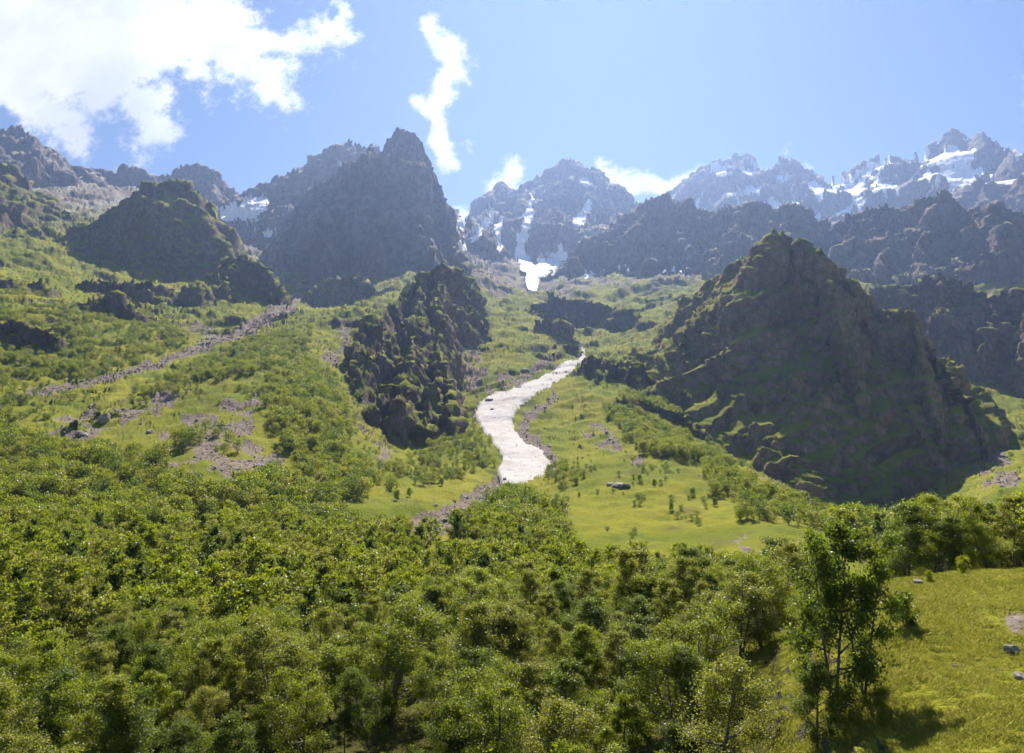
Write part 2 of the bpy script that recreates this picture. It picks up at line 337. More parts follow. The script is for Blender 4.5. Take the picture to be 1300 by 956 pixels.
bed = (near_line(PX, PY, [(636,608,10),(610,630,12),(575,650,14),(545,666,17),(500,668,10)], 6, 2, 22) < 0) & (R < 640) & ~tongue
scar = (near_line(PX, PY, [(702,505,4),(668,532,6),(662,552,7),(680,568,10),(700,582,8),(702,600,4)], 4, 12, 14) < 0) & (R > 450) & (R < 1000) & ~tongue
FARL = (R > 2700)
snow = np.zeros(X.shape, bool)
for k_, ln in enumerate([[(624,272,1),(618,286,2.5),(602,300,2.5),(585,314,4)],[(634,284,1.5),(631,295,1.5),(634,305,2.5),(631,318,1.5)],
      [(674,256,1),(672,272,3),(667,290,3.5),(661,305,4),(660,322,4),(668,338,5),(676,352,7),(676,370,3)],
      [(711,314,2),(713,325,4),(700,333,4),(686,342,5),(676,356,6)],[(748,258,2),(742,270,3),(732,284,3)],[(706,335,2),(700,345,2),(690,350,3)],
      [(740,231,1),(744,236,2)],[(592,264,3),(586,285,4),(584,290,2)]]):
    snow |= (near_line(PX, PY, ln, 5, 3 + k_, 9) < 2.6) & (R > 2250)
snow |= (near_line(PX, PY, [(284,276,7),(312,268,13),(334,262,9)], 5, 13, 12) < 0) & (R > 2300) & (R < 3700)
snow |= (near_line(PX, PY, [(325,268,2),(312,285,6),(326,284,3)], 4, 14, 9) < 0) & (R > 2300) & (R < 3700)
snow |= (near_line(PX, PY, [(335,296,3),(350,299,4)], 3, 15, 9) < 0) & (R > 1900) & (R < 3700)
snow |= (near_line(PX, PY, [(425,213,2),(435,210,2)], 3, 16, 9) < 0) & (R > 2200)
snow |= (near_line(PX, PY, [(820,346,-1),(880,349,1.5),(770,345,1.5),(735,351,1.5)], 5, 17, 9) < -.2) & (R > 2000) & (R < 2900)
sr = LAY == L_['snow_range']
for k_, ln in enumerate([[(1050,229,6),(1082,234,8),(1100,222,8),(1130,205,5),(1140,200,2)],[(1084,235,5),(1090,262,6),(1085,268,3)],[(1105,232,5),(1130,240,5),(1150,248,5),(1180,235,4),(1215,225,4)],
      [(1150,198,4),(1172,196,4),(1185,192,3)],[(1120,245,4),(1145,252,4)],[(1200,233,3),(1220,231,3)],[(1270,190,4),(1290,185,5),(1300,200,4)],[(1292,203,3),(1310,203,3)],
      [(945,222,3),(965,212,3),(980,206,2)],[(1000,224,3),(985,240,3)],[(893,243,4),(886,260,3)],[(940,245,4),(965,242,4)],[(905,215,3),(925,218,4)],[(1020,232,3),(1040,245,4)]]):
    snow |= (near_line(PX, PY, ln, 9, 20 + k_, 12) < 2.2) & sr & (N[..., 2] > .35)
snow |= sr & (fbm(X / 420, Y / 420, 4, 401) + (blur(N[..., 2], 4) - .72) * 1.8 > .12) & (PX > 870)
snow = (blur(snow, 3) > .5) & ~tongue & (np.abs(TH)[:, None] < 1.0)
path = (near_line(PX, PY, [(-200,530,4),(0,507,4),(60,496,4),(130,482,4),(200,462,5),(240,447,6),(300,424,6),(340,403,8),(368,388,9),(376,376,5)], 5, 40, 16) < 0) & (R > 500) & (R < 2100) & (LAY < 0)
SCREE = [([(215,590),(205,555),(250,520),(300,510),(340,485),(345,500),(320,530),(330,560),(362,590),(320,610),(260,605)], 250, 700),
         ([(583,470),(590,440),(600,425),(612,450),(622,490),(600,500),(590,510)], 900, 1500),
         ([(590,500),(625,500),(650,490),(700,470),(715,460),(690,458),(650,478),(610,488)], 700, 1400),
         ([(850,525),(880,550),(930,580),(1000,622),(1046,645),(1030,650),(960,608),(900,570),(860,545)], 400, 900),
         ([(738,530),(770,545),(800,575),(830,590),(800,590),(760,565)], 400, 900),
         ([(925,690),(990,672),(1000,690),(940,700)], 90, 400),
         ([(1120,560),(1210,560),(1262,560),(1290,590),(1300,640),(1262,620),(1240,600)], 560, 1100),
         ([(420,440),(445,415),(455,420),(435,450),(400,462)], 700, 1500),
         ([(470,555),(490,560),(505,580),(480,580)], 450, 900),
         ([(60,640),(110,632),(160,622),(200,615),(190,628),(120,645),(75,665)], 200, 500),
         ([(60,540),(100,528),(180,505),(215,490),(240,500),(190,530),(90,560)], 350, 900),
         ([(235,408),(265,415),(300,430),(262,440),(240,425)], 850, 1700),
         ([(590,345),(625,330),(660,350),(672,372),(640,372),(610,380)], 1700, 3300),
         ([(690,355),(760,348),(870,345),(930,350),(860,362),(760,362),(700,380)], 1900, 3000),
         ([(280,275),(330,270),(345,300),(350,340),(300,310),(280,300)], 2000, 3800),
         ([(40,235),(110,243),(200,232),(170,250),(90,262),(50,250)], 2500, 3900),
         ([(1150,730),(1200,728),(1190,750),(1150,748)], 40, 110), ([(1270,760),(1310,740),(1320,870),(1230,870),(1290,830)], 20, 110)]
scree = np.zeros(X.shape, f32)
for k_, (pl, r0, r1) in enumerate(SCREE):
    scree = np.maximum(scree, (poly_soft(PX, PY, pl, 14, 50 + k_, 26) & (R > r0) & (R < r1)).astype(f32) * (.85 if k_ < 16 else .55))
scree *= np.clip(.75 + 1.1 * fbm(X / 22, Y / 22, 3, 430), 0, 1.1) * (LAY < 0)
scree[bed | path | scar] = 1
for _ in range(2):
    scree = (scree + np.roll(scree, 1, 0) + np.roll(scree, -1, 0) + np.roll(scree, 1, 1) + np.roll(scree, -1, 1)) / 5
# the snow lies as a thick bank over the ground; the stream has cut its bed
def wide(a):
    a = a.astype(f32)
    for st_ in (1, 2, 3, 4, 3, 2, 1, 4, 2, 1): a = (a + np.roll(a, st_, 0) + np.roll(a, -st_, 0) + np.roll(a, st_, 1) + np.roll(a, -st_, 1)) / 5
    return a
Zs = wide(Z); Z = np.where(tongue, Zs * .8 + Z * .2, Z); Zs = wide(wide(Zs)); sn = wide(snow & (R > 2200)); Z = np.where(snow & (R > 2200), Zs + 2, Z); del Zs
Z += 2.4 * np.clip(blur(tongue, 8) * 2 - .9, 0, 1) + snow * np.minimum(R * .0012, 4)
Z -= 3.0 * blur(bed, 8)
Z += bed * fbm(X / 3, Y / 3, 3, 420) * .8
N = normals(X, Y, Z)
PX, PY = project(X, Y, Z)

# ------------------------------------------------------------------ object helpers
def tag(o, label=None, cat=None, group=None, kind=None):
    if label: o['label'] = label
    if cat: o['category'] = cat
    if group: o['group'] = group
    if kind: o['kind'] = kind
    return o
def raw_mesh(name, V, Fq, smooth=True, attrs=None, mat=None):
    me = bpy.data.meshes.new(name); V = np.ascontiguousarray(V, f32); Fq = np.ascontiguousarray(Fq, np.int32); k = Fq.shape[1]
    me.vertices.add(len(V)); me.vertices.foreach_set('co', V.ravel())
    me.loops.add(Fq.size); me.loops.foreach_set('vertex_index', Fq.ravel())
    me.polygons.add(len(Fq)); me.polygons.foreach_set('loop_start', np.arange(0, Fq.size, k, dtype=np.int32))
    me.polygons.foreach_set('loop_total', np.full(len(Fq), k, np.int32))
    if smooth: me.polygons.foreach_set('use_smooth', np.ones(len(Fq), bool))
    for nm, (tp, arr) in (attrs or {}).items():
        at = me.attributes.new(nm, tp, 'POINT'); at.data.foreach_set({'FLOAT': 'value', 'FLOAT_VECTOR': 'vector', 'INT': 'value'}[tp], np.ascontiguousarray(arr).ravel())
    me.update(calc_edges=True)
    if mat: me.materials.append(mat)
    return me
def add(name, me, parent=None):
    o = bpy.data.objects.new(name, me); COL.objects.link(o); o.parent = parent; return o

# ------------------------------------------------------------------ materials
class NT_:
    def __init__(s, name):
        s.m = bpy.data.materials.new(name); s.m.use_nodes = True; s.t = s.m.node_tree; s.t.nodes.clear()
    def n(s, ty, ins=None, **kw):
        nd = s.t.nodes.new(ty)
        for k, v in kw.items(): setattr(nd, k, v)
        for k, v in (ins or {}).items(): s.put(nd.inputs[k], v)
        return nd
    def put(s, sock, v):
        if isinstance(v, bpy.types.NodeSocket): s.t.links.new(v, sock)
        elif isinstance(v, bpy.types.Node): s.t.links.new(v.outputs[0], sock)
        else: sock.default_value = v if not (isinstance(v, tuple) and len(v) == 3 and sock.type == 'RGBA') else (*v, 1)
    def math(s, op, a, b=0.0, c=0.0, clamp=False):
        return s.n('ShaderNodeMath', {0: a, 1: b, 2: c}, operation=op, use_clamp=clamp).outputs[0]
    def noise(s, vec, scale, detail=4, rough=.55, dist=0.0):
        return s.n('ShaderNodeTexNoise', {'Vector': vec, 'Scale': scale, 'Detail': detail, 'Roughness': rough, 'Distortion': dist}).outputs[0]
    def mix(s, fac, a, b):
        nd = s.n('ShaderNodeMix', data_type='RGBA'); s.put(nd.inputs[0], fac); s.put(nd.inputs[6], a); s.put(nd.inputs[7], b); return nd.outputs[2]
    def ss(s, v, a, b):
        return s.n('ShaderNodeMapRange', {0: v, 1: a, 2: b}, interpolation_type='SMOOTHSTEP').outputs[0]
def terrain_mat(name, rock_a, rock_b, grass_a, grass_b, th=.70, high=False, stain=(.16, .08, .06), grass_amt=1.0, scale=1.0):
    s = NT_(name)
    pos = s.n('ShaderNodeTexCoord').outputs['Object']
    nz = s.n('ShaderNodeSeparateXYZ', {0: s.n('ShaderNodeNewGeometry').outputs['Normal']}).outputs[2]
    scr = s.n('ShaderNodeAttribute', attribute_name='scree').outputs['Fac']
    stretch = s.n('ShaderNodeMapping', {'Vector': pos, 'Scale': (1, 1, .33)}).outputs[0]
    nA = s.noise(pos, .012 * scale, 6); nB = s.noise(pos, .09 * scale, 5, .6); nC = s.noise(pos, .6 * scale, 4, .65); nS = s.noise(stretch, .035 * scale, 5, .6, .6); nT = s.noise(pos, .004, 3)
    rock = s.mix(s.ss(nB, .35, .65), rock_a, rock_b)
    rock = s.mix(s.math('MULTIPLY', s.ss(nS, .53, .68), .75), rock, stain)
    rock = s.mix(s.math('MULTIPLY', s.ss(nA, .50, .62), .6), rock, tuple(c * .5 for c in rock_a))
    crk = s.n('ShaderNodeTexVoronoi', {'Vector': s.n('ShaderNodeVectorMath', {0: stretch, 1: s.n('ShaderNodeVectorMath', {0: s.n('ShaderNodeTexNoise', {'Vector': stretch, 'Scale': .05 * scale, 'Detail': 4}).outputs[1], 1: (14 / scale,) * 3}, operation='MULTIPLY')}, operation='ADD'), 'Scale': .075 * scale}, feature='DISTANCE_TO_EDGE').outputs[0]
    rock = s.mix(s.math('MULTIPLY', s.ss(crk, .12, .0), .3), rock, tuple(c * .4 for c in rock_b))
    rock = s.mix(s.math('MULTIPLY', s.ss(nC, .55, .8), .5), rock, tuple(min(c * 1.7, .4) for c in rock_a))
    grass = s.mix(s.ss(nA, .38, .62), grass_a, grass_b)
    grass = s.mix(s.math('MULTIPLY', s.ss(nC, .45, .75), .55), grass, tuple(c * .55 for c in grass_a))
    grass = s.mix(s.math('MULTIPLY', s.ss(nB, .50, .70), .5), grass, (.13, .135, .035))
    nD = s.noise(pos, .035 * scale, 6, .65)
    grass = s.mix(s.math('MULTIPLY', s.ss(nD, .54, .66), .6), grass, (.125, .105, .045))
    grass = s.mix(s.math('MULTIPLY', s.ss(nD, .46, .36), .5), grass, (.07, .12, .015))
    sc_c = s.mix(s.ss(nC, .35, .65), (.13, .10, .08), (.27, .225, .185))
    sc_c = s.mix(s.ss(s.noise(pos, 2.2, 3, .6), .60, .72), sc_c, (.38, .34, .30))
    v = s.math('ADD', nz, s.math('MULTIPLY', s.math('SUBTRACT', nB, .5), .55))
    v = s.math('ADD', v, s.math('MULTIPLY', s.math('SUBTRACT', nC, .5), .22))
    v = s.math('ADD', v, s.math('MULTIPLY', s.math('SUBTRACT', nT, .5), .25))
    gf = s.math('MULTIPLY', s.ss(v, th - .05, th + .05), grass_amt)
    c = s.mix(gf, rock, grass)
    if high:
        zz = s.n('ShaderNodeSeparateXYZ', {0: pos}).outputs[2]
        hf = s.ss(s.math('ADD', zz, s.math('MULTIPLY', s.math('SUBTRACT', nA, .5), 500.0)), 480, 760)
        c = s.mix(s.math('MULTIPLY', s.math('MULTIPLY', hf, gf), .85), c, (.27, .25, .22))
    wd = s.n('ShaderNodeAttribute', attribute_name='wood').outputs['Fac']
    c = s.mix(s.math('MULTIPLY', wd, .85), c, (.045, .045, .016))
    scf = s.ss(s.math('ADD', scr, s.math('MULTIPLY', s.math('SUBTRACT', nC, .5), .9)), .38, .55)
    c = s.mix(scf, c, sc_c)
    b1 = s.noise(pos, .25 * scale, 8, .68); vor = s.n('ShaderNodeTexVoronoi', {'Vector': stretch, 'Scale': .16 * scale}, feature='F1').outputs[0]
    rh = s.math('ADD', s.math('MULTIPLY', b1, 5.5 / scale), s.math('MULTIPLY', vor, 1.6 / scale))
    gh = s.math('MULTIPLY', s.noise(pos, .9, 5, .7), 1.1)
    mxf = s.math('MAXIMUM', gf, scf)
    hh = s.math('ADD', s.math('MULTIPLY', rh, s.math('SUBTRACT', 1.0, mxf)), s.math('MULTIPLY', gh, mxf))
    bump = s.n('ShaderNodeBump', {'Height': hh, 'Strength': .8, 'Distance': 1.0})
    bs = s.n('ShaderNodeBsdfPrincipled', {'Base Color': c, 'Roughness': 1.0, 'Normal': bump, 'Specular IOR Level': .06})
    s.t.links.new(bs.outputs[0], s.n('ShaderNodeOutputMaterial').inputs[0]); return s.m
M_ground = terrain_mat('grass slope', (.17, .14, .115), (.11, .10, .085), (.245, .24, .024), (.15, .18, .016), .66, True)
M_rock = terrain_mat('crag rock', (.26, .19, .145), (.125, .10, .08), (.17, .18, .035), (.11, .14, .03), .66, False)
M_crag = terrain_mat('big crag rock', (.36, .26, .19), (.17, .135, .105), (.22, .225, .03), (.13, .165, .025), .54, False, (.24, .12, .085))
M_moss = terrain_mat('mossy rock', (.24, .185, .135), (.12, .10, .075), (.19, .20, .03), (.12, .15, .022), .53, False)
M_far = terrain_mat('far rock', (.25, .205, .18), (.15, .13, .12), (.20, .20, .10), (.16, .18, .07), .80, True, (.20, .14, .12), .9, .35)
def snow_mat(name, dirt, hi):
    s = NT_(name); pos = s.n('ShaderNodeTexCoord').outputs['Object']
    a = s.noise(pos, .05, 6, .65); b = s.noise(pos, .5, 5, .7)
    c = s.mix(s.math('MULTIPLY', s.ss(a, .40, .70), dirt), hi, (.44, .39, .35))
    c = s.mix(s.math('MULTIPLY', s.ss(b, .55, .68), dirt), c, (.30, .25, .21))
    c = s.mix(s.math('MULTIPLY', s.ss(s.noise(pos, .28, 3, .6), .62, .68), dirt), c, (.12, .10, .085))
    bump = s.n('ShaderNodeBump', {'Height': s.math('ADD', s.math('MULTIPLY', a, 4), s.math('MULTIPLY', b, .8)), 'Strength': .6, 'Distance': 1.0})
    bs = s.n('ShaderNodeBsdfPrincipled', {'Base Color': c, 'Roughness': 1.0, 'Specular IOR Level': .05, 'Normal': bump})
    s.t.links.new(bs.outputs[0], s.n('ShaderNodeOutputMaterial').inputs[0]); return s.m
M_tongue = snow_mat('old dirty snow', .85, (.52, .505, .495)); M_snow = snow_mat('high snow', .08, (.93, .93, .95))

# ------------------------------------------------------------------ terrain objects cut from one seamless sheet
idx = np.arange(NT * NR, dtype=np.int32).reshape(NT, NR)
nxt = np.roll(idx, -1, 0)
quad = np.stack([idx[:, :-1], nxt[:, :-1], nxt[:, 1:], idx[:, 1:]], -1)[:, :, ::-1]
reg = LAY[:, :-1].copy()
reg[snow[:, :-1]] = 101; reg[bed[:, :-1]] = 102; reg[tongue[:, :-1]] = 100; reg[path[:, :-1] & (reg < 100)] = 103
VV = np.stack([X, Y, Z], -1).reshape(-1, 3); SC = scree.ravel().astype(f32)
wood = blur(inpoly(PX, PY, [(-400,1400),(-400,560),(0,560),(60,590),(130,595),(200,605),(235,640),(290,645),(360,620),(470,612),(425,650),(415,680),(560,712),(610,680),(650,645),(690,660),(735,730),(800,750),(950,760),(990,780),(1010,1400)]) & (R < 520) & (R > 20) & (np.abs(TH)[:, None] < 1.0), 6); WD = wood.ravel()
quad = quad.reshape(-1, 4); reg = reg.ravel()
def cut(name, ids, mat, label, cat):
    fsel = quad[np.isin(reg, ids)]
    if not len(fsel): return None
    u, inv = np.unique(fsel, return_inverse=True)
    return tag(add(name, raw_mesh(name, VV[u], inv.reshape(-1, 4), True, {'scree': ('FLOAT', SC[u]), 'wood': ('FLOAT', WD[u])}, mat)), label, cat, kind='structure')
LI = L_
small = [LI[k] for k in ('slab_cliff', 'ledge_cliff', 'forest_spur', 'bench_cliff', 'low_cliff', 'knoll')]
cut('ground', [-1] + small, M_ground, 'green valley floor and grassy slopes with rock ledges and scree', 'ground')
cut('snow_tongue', [100], M_tongue, 'long winding tongue of dirty white snow filling the middle gully', 'snow')
cut('snow_patches', [101], M_snow, 'thin white snow gullies and patches on the high far peaks', 'snow')
cut('stream_bed', [102], M_ground, 'stony grey stream bed below the foot of the snow tongue', 'stream bed')
cut('scree_gully', [103], M_ground, 'pale grey scree track running diagonally down the left slope', 'scree')
for nm, mt, label in [('left_ridge', M_far, 'distant jagged dark ridge under the big cloud at far left'),
    ('left_shoulder', M_rock, 'green streaked shoulder below the jagged ridge at the left edge'),
    ('left_dome', M_moss, 'flat topped dark rock dome standing on the left green bench'),
    ('left_crag', M_moss, 'low bushy crag beside the top of the pale scree track'),
    ('main_shoulder', M_far, 'paler hazy summit just behind the left side of the tall central peak'),
    ('main_peak', M_far, 'tall steep bluish rock peak with a blunt double top left of centre'),
    ('far_peaks', M_far, 'hazy far peaks above the valley head streaked with white snow gullies'),
    ('long_wall', M_far, 'long jagged purple rock wall behind the big dark right crag'),
    ('snow_range', M_far, 'farthest pale blue range covered in snow patches at upper right'),
    ('right_crag', M_crag, 'huge dark shaded pyramid crag with grassy ledges at right'),
    ('peak_foot', M_moss, 'bushy rock steps at the foot of the tall central peak'),
    ('right_wall', M_rock, 'dark cliff with grassy rim at right edge behind the pyramid crag'),
    ('centre_crag', M_moss, 'dark fin shaped crag with mossy ledges left of the snow tongue'),
    ('gorge_knoll', M_rock, 'small rock knolls by the upper end of the snow tongue'),
    ('pillar_crag', M_rock, 'small leaning rock pillar at the left foot of the pyramid crag')]:
    cut('mountain' if mt is M_far else 'rock_crag', [LI[nm]], mt, label, 'mountain' if mt is M_far else 'crag')
print('terrain', time.time() - T0)
#PLANTS_BEGIN
# ------------------------------------------------------------------ where things stand on the sheet
KEY = (np.arange(NT)[:, None] * 20000.0 + RG).ravel()
def stand(x, y):
    """sheet cell under a point: height, index"""
    th = np.arctan2(x, y); r = np.hypot(x, y)
    i = np.clip(np.searchsorted(TH, th) - 1, 0, NT - 2)
    j = np.clip(np.searchsorted(KEY, i * 20000.0 + r) - 1 - i * NR, 0, NR - 2)
    r0, r1 = RG[i, j], RG[i, j + 1]; t = np.clip((r - r0) / (r1 - r0 + 1e-6), 0, 1)
    return Z[i, j] * (1 - t) + Z[i, j + 1] * t, i, j

# ------------------------------------------------------------------ foliage and bark
def leaf_mat(name, c1, c2, tr):
    s = NT_(name); rnd = s.n('ShaderNodeAttribute', attribute_name='tint').outputs['Fac']
    oi = s.n('ShaderNodeObjectInfo').outputs['Random']
    c = s.mix(rnd, c1, c2)
    c = s.mix(s.math('MULTIPLY', oi, .55), c, tuple(v * k for v, k in zip(c2, (1.5, 1.05, .9))))
    t_ = s.mix(rnd, tr, tuple(v * .7 for v in tr))
    bs = s.n('ShaderNodeBsdfPrincipled', {'Base Color': c, 'Roughness': .45, 'Specular IOR Level': .34})
    tl = s.n('ShaderNodeBsdfTranslucent', {'Color': t_})
    mx = s.n('ShaderNodeMixShader', {0: .45, 1: bs, 2: tl})
    s.t.links.new(mx.outputs[0], s.n('ShaderNodeOutputMaterial').inputs[0]); return s.m
M_leaf = leaf_mat('birch leaves', (.045, .095, .007), (.10, .145, .010), (.46, .54, .015))
M_leafd = leaf_mat('alder leaves', (.03, .062, .008), (.065, .098, .012), (.25, .34, .02))
M_leafw = leaf_mat('willow leaves', (.09, .125, .02), (.165, .18, .035), (.46, .50, .04))
s = NT_('bark'); pos = s.n('ShaderNodeTexCoord').outputs['Object']
c = s.mix(s.ss(s.noise(pos, 5, 4), .45, .6), (.20, .18, .15), (.07, .06, .05))
bs = s.n('ShaderNodeBsdfPrincipled', {'Base Color': c, 'Roughness': .9}); s.t.links.new(bs.outputs[0], s.n('ShaderNodeOutputMaterial').inputs[0]); M_bark = s.m

def make_tree(seed, h, w, nleaf, leaf, mat, name, stems=1, bare=.18, droop=0.0, sides=5, gap=.0):
    g = np.random.default_rng(seed); V = []; Fq = []
    def tube(pts, r0, r1):
        pts = np.array(pts); n_ = len(pts); base = sum(len(v) for v in V)
        for k, p in enumerate(pts):
            d = pts[min(k + 1, n_ - 1)] - pts[max(k - 1, 0)]; d /= np.linalg.norm(d) + 1e-9
            a = np.cross(d, (.3, .9, .1)); a /= np.linalg.norm(a); b = np.cross(d, a); rr = r0 + (r1 - r0) * k / (n_ - 1)
            an = np.arange(sides) * 2 * np.pi / sides
            V.append(p + rr * (np.cos(an)[:, None] * a + np.sin(an)[:, None] * b))
            if k:
                o = base + (k - 1) * sides
                for q in range(sides): Fq.append((o + q, o + (q + 1) % sides, o + sides + (q + 1) % sides, o + sides + q))
    tips = []
    for st in range(stems):
        az = g.random() * 6.28; lean = g.uniform(.02, .10) + (.16 if stems > 1 else 0)
        hh = h * g.uniform(.86, 1) ; pts = []
        ph = g.random(3) * 6
        for k in range(8):
            t = k / 7; pts.append((lean * h * t * math.cos(az) + .12 * math.sin(3 * t + ph[0]) * t, lean * h * t * math.sin(az) + .12 * math.sin(4 * t + ph[1]) * t, hh * t))
        pts = np.array(pts); tube(pts, .014 * h / math.sqrt(stems) + .02, .012)
        nb = int(20 / stems ** .6)
        for b in range(nb):
            t = bare + (1 - bare) * (b + g.random()) / nb
            p0 = np.array([np.interp(t * 7, range(8), pts[:, q]) for q in range(3)])
            tt = (t - bare) / (1 - bare)
            env = (1 - tt ** 1.7) * .8 + .2; env *= min(1, .45 + tt * 2.2)
            L = w * .5 * env * g.uniform(.6, 1.15); a = b * 2.4 + g.normal() * .6
            up = g.uniform(.25, .8) - droop
            d = np.array([math.cos(a), math.sin(a), up]); d /= np.linalg.norm(d)
            bp = [p0 + d * L * s_ + np.array([0, 0, .18 * L * s_ * s_]) + g.normal(size=3) * .05 * L for s_ in (0, .35, .7, 1)]; bp[0] = p0
            tube(bp, .006 * h * (1.1 - tt * .7) + .008, .006)
            ntw = 6
            for q in range(ntw):
                s_ = .3 + .7 * (q + g.random()) / ntw
                pb = p0 + d * L * s_ + np.array([0, 0, .18 * L * s_ * s_])
                dt = d + g.normal(size=3) * .7 + np.array([0, 0, .25 - droop]); dt /= np.linalg.norm(dt)
                lt = L * g.uniform(.22, .45) + .15 * w / 5
                tips.append((pb, pb + dt * lt, L))
                if nleaf > 4000: tube([pb, pb + dt * lt], .008, .004)
    tips_a = np.array([t[0] for t in tips]); tips_b = np.array([t[1] for t in tips])
    wt = g.random(len(tips)) ** (1 + gap * 3) + .12; wt /= wt.sum()
    ti = g.choice(len(tips), nleaf, p=wt); u = g.random(nleaf)[:, None]
    sg = .045 * w + .02 * (nleaf < 2000) * w
    C = tips_a[ti] * (1 - u) + tips_b[ti] * u + g.normal(size=(nleaf, 3)) * sg * np.array([1, 1, .8])
    C[:, 2] = np.maximum(C[:, 2], .12 * h * g.random(nleaf))
    nrm = g.normal(size=(nleaf, 3)) + np.array([0, 0, .55]); nrm /= np.linalg.norm(nrm, axis=1)[:, None]
    ax = np.cross(nrm, g.normal(size=(nleaf, 3))); ax /= np.linalg.norm(ax, axis=1)[:, None]; bx = np.cross(nrm, ax)
    sz = leaf * g.uniform(.6, 1.3, nleaf)[:, None]
    LV = np.stack([C + ax * sz * .6, C + bx * sz * .38, C - ax * sz * .6, C - bx * sz * .38], 1).reshape(-1, 3)
    LF = np.arange(nleaf * 4).reshape(-1, 4)
    tint = np.clip(np.repeat(g.random(len(tips))[ti] * .6 + g.random(nleaf) * .4, 4), 0, 1).astype(f32)
    crown = raw_mesh(name + '_crown', LV, LF, False, {'tint': ('FLOAT', tint)}, mat)
    trunk = raw_mesh(name + '_trunk', np.concatenate(V), np.array(Fq), True, None, M_bark)
    return trunk, crown, (np.concatenate(V), np.array(Fq), LV, LF, tint)

NEAR = [make_tree(100 + k, 9.0, w, 19000, .105, (M_leafd, M_leaf, M_leafw, M_leaf)[k % 4], 'birch', st, b, dr, gap=.3) for k, (w, st, b, dr) in enumerate(
        [(5.0, 1, .15, 0), (5.6, 3, .10, .1), (4.6, 1, .2, 0), (6.2, 4, .08, .15), (5.2, 2, .12, 0), (4.4, 1, .15, .1), (5.8, 2, .1, .2)])]
def far_tree(seed, h, w, nl, leaf, stems, mat):
    _, _, (tv, tf, lv, lf, tint) = make_tree(seed, h, w, nl, leaf, mat, 'far', stems, .08, .1, sides=3)
    me = raw_mesh('wood_tree', np.r_[tv, lv], np.r_[tf, lf + len(tv)], False, {'tint': ('FLOAT', np.r_[np.zeros(len(tv), f32), tint])}, None)
    me.materials.append(M_bark); me.materials.append(mat)
    mi = np.r_[np.zeros(len(tf), np.int32), np.ones(len(lf), np.int32)]; me.polygons.foreach_set('material_index', mi)
    return bpy.data.objects.new('wood_tree', me)
lib = bpy.data.collections.new('tree kinds')
for k in range(4): o = far_tree(300 + k, 8.0, 5.2 + .4 * k, 2600, .30, 1 + k % 3, (M_leafd, M_leaf, M_leafw, M_leaf)[k]); o.name = 'a_wood_tree.%d' % k; lib.objects.link(o)
for k in range(2): o = far_tree(340 + k, 8.0, 11.0, 1300, .46, 5, M_leafd); o.name = 'c_shrub.%d' % k; lib.objects.link(o)
for k in range(3): o = far_tree(320 + k, 8.0, 6.0 + .8 * k, 1100, .43, 2 + k, (M_leaf, M_leafd, M_leafw)[k]); o.name = 'b_wood_tree.%d' % k; lib.objects.link(o)

def scatter(name, pts, rot, scl, vi, coll, label, cat):
    me = bpy.data.meshes.new(name); me.vertices.add(len(pts)); me.vertices.foreach_set('co', np.ascontiguousarray(pts, f32).ravel())
    for nm, tp, fld, arr in (('rz', 'FLOAT', 'value', rot), ('sc', 'FLOAT', 'value', scl), ('vi', 'INT', 'value', vi)):
        at = me.attributes.new(nm, tp, 'POINT'); at.data.foreach_set(fld, np.ascontiguousarray(arr, np.int32 if tp == 'INT' else f32))
    o = add(name, me); ng = bpy.data.node_groups.new(name, 'GeometryNodeTree')
    ng.interface.new_socket('Geometry', in_out='INPUT', socket_type='NodeSocketGeometry'); ng.interface.new_socket('Geometry', in_out='OUTPUT', socket_type='NodeSocketGeometry')
    N_ = ng.nodes.new; Lk = ng.links.new
    gi, go = N_('NodeGroupInput'), N_('NodeGroupOutput'); ip = N_('GeometryNodeInstanceOnPoints'); ci = N_('GeometryNodeCollectionInfo')
    ci.inputs[0].default_value = coll; ci.inputs[1].default_value = True; ci.inputs[2].default_value = True
    def attr(nm, ty):
        a = N_('GeometryNodeInputNamedAttribute'); a.data_type = ty; a.inputs[0].default_value = nm; return a
    ar, as_, av = attr('rz', 'FLOAT'), attr('sc', 'FLOAT'), attr('vi', 'INT')
    cx = N_('ShaderNodeCombineXYZ'); Lk(ar.outputs[0], cx.inputs[2])
    m2p = N_('GeometryNodeMeshToPoints'); Lk(gi.outputs[0], m2p.inputs[0]); Lk(m2p.outputs[0], ip.inputs['Points']); Lk(ci.outputs[0], ip.inputs['Instance'])
    ip.inputs['Pick Instance'].default_value = True; Lk(av.outputs[0], ip.inputs['Instance Index']); Lk(cx.outputs[0], ip.inputs['Rotation']); Lk(as_.outputs[0], ip.inputs['Scale'])
    Lk(ip.outputs[0], go.inputs[0]); md = o.modifiers.new('scatter', 'NODES'); md.node_group = ng
    return tag(o, label, cat, kind='stuff')

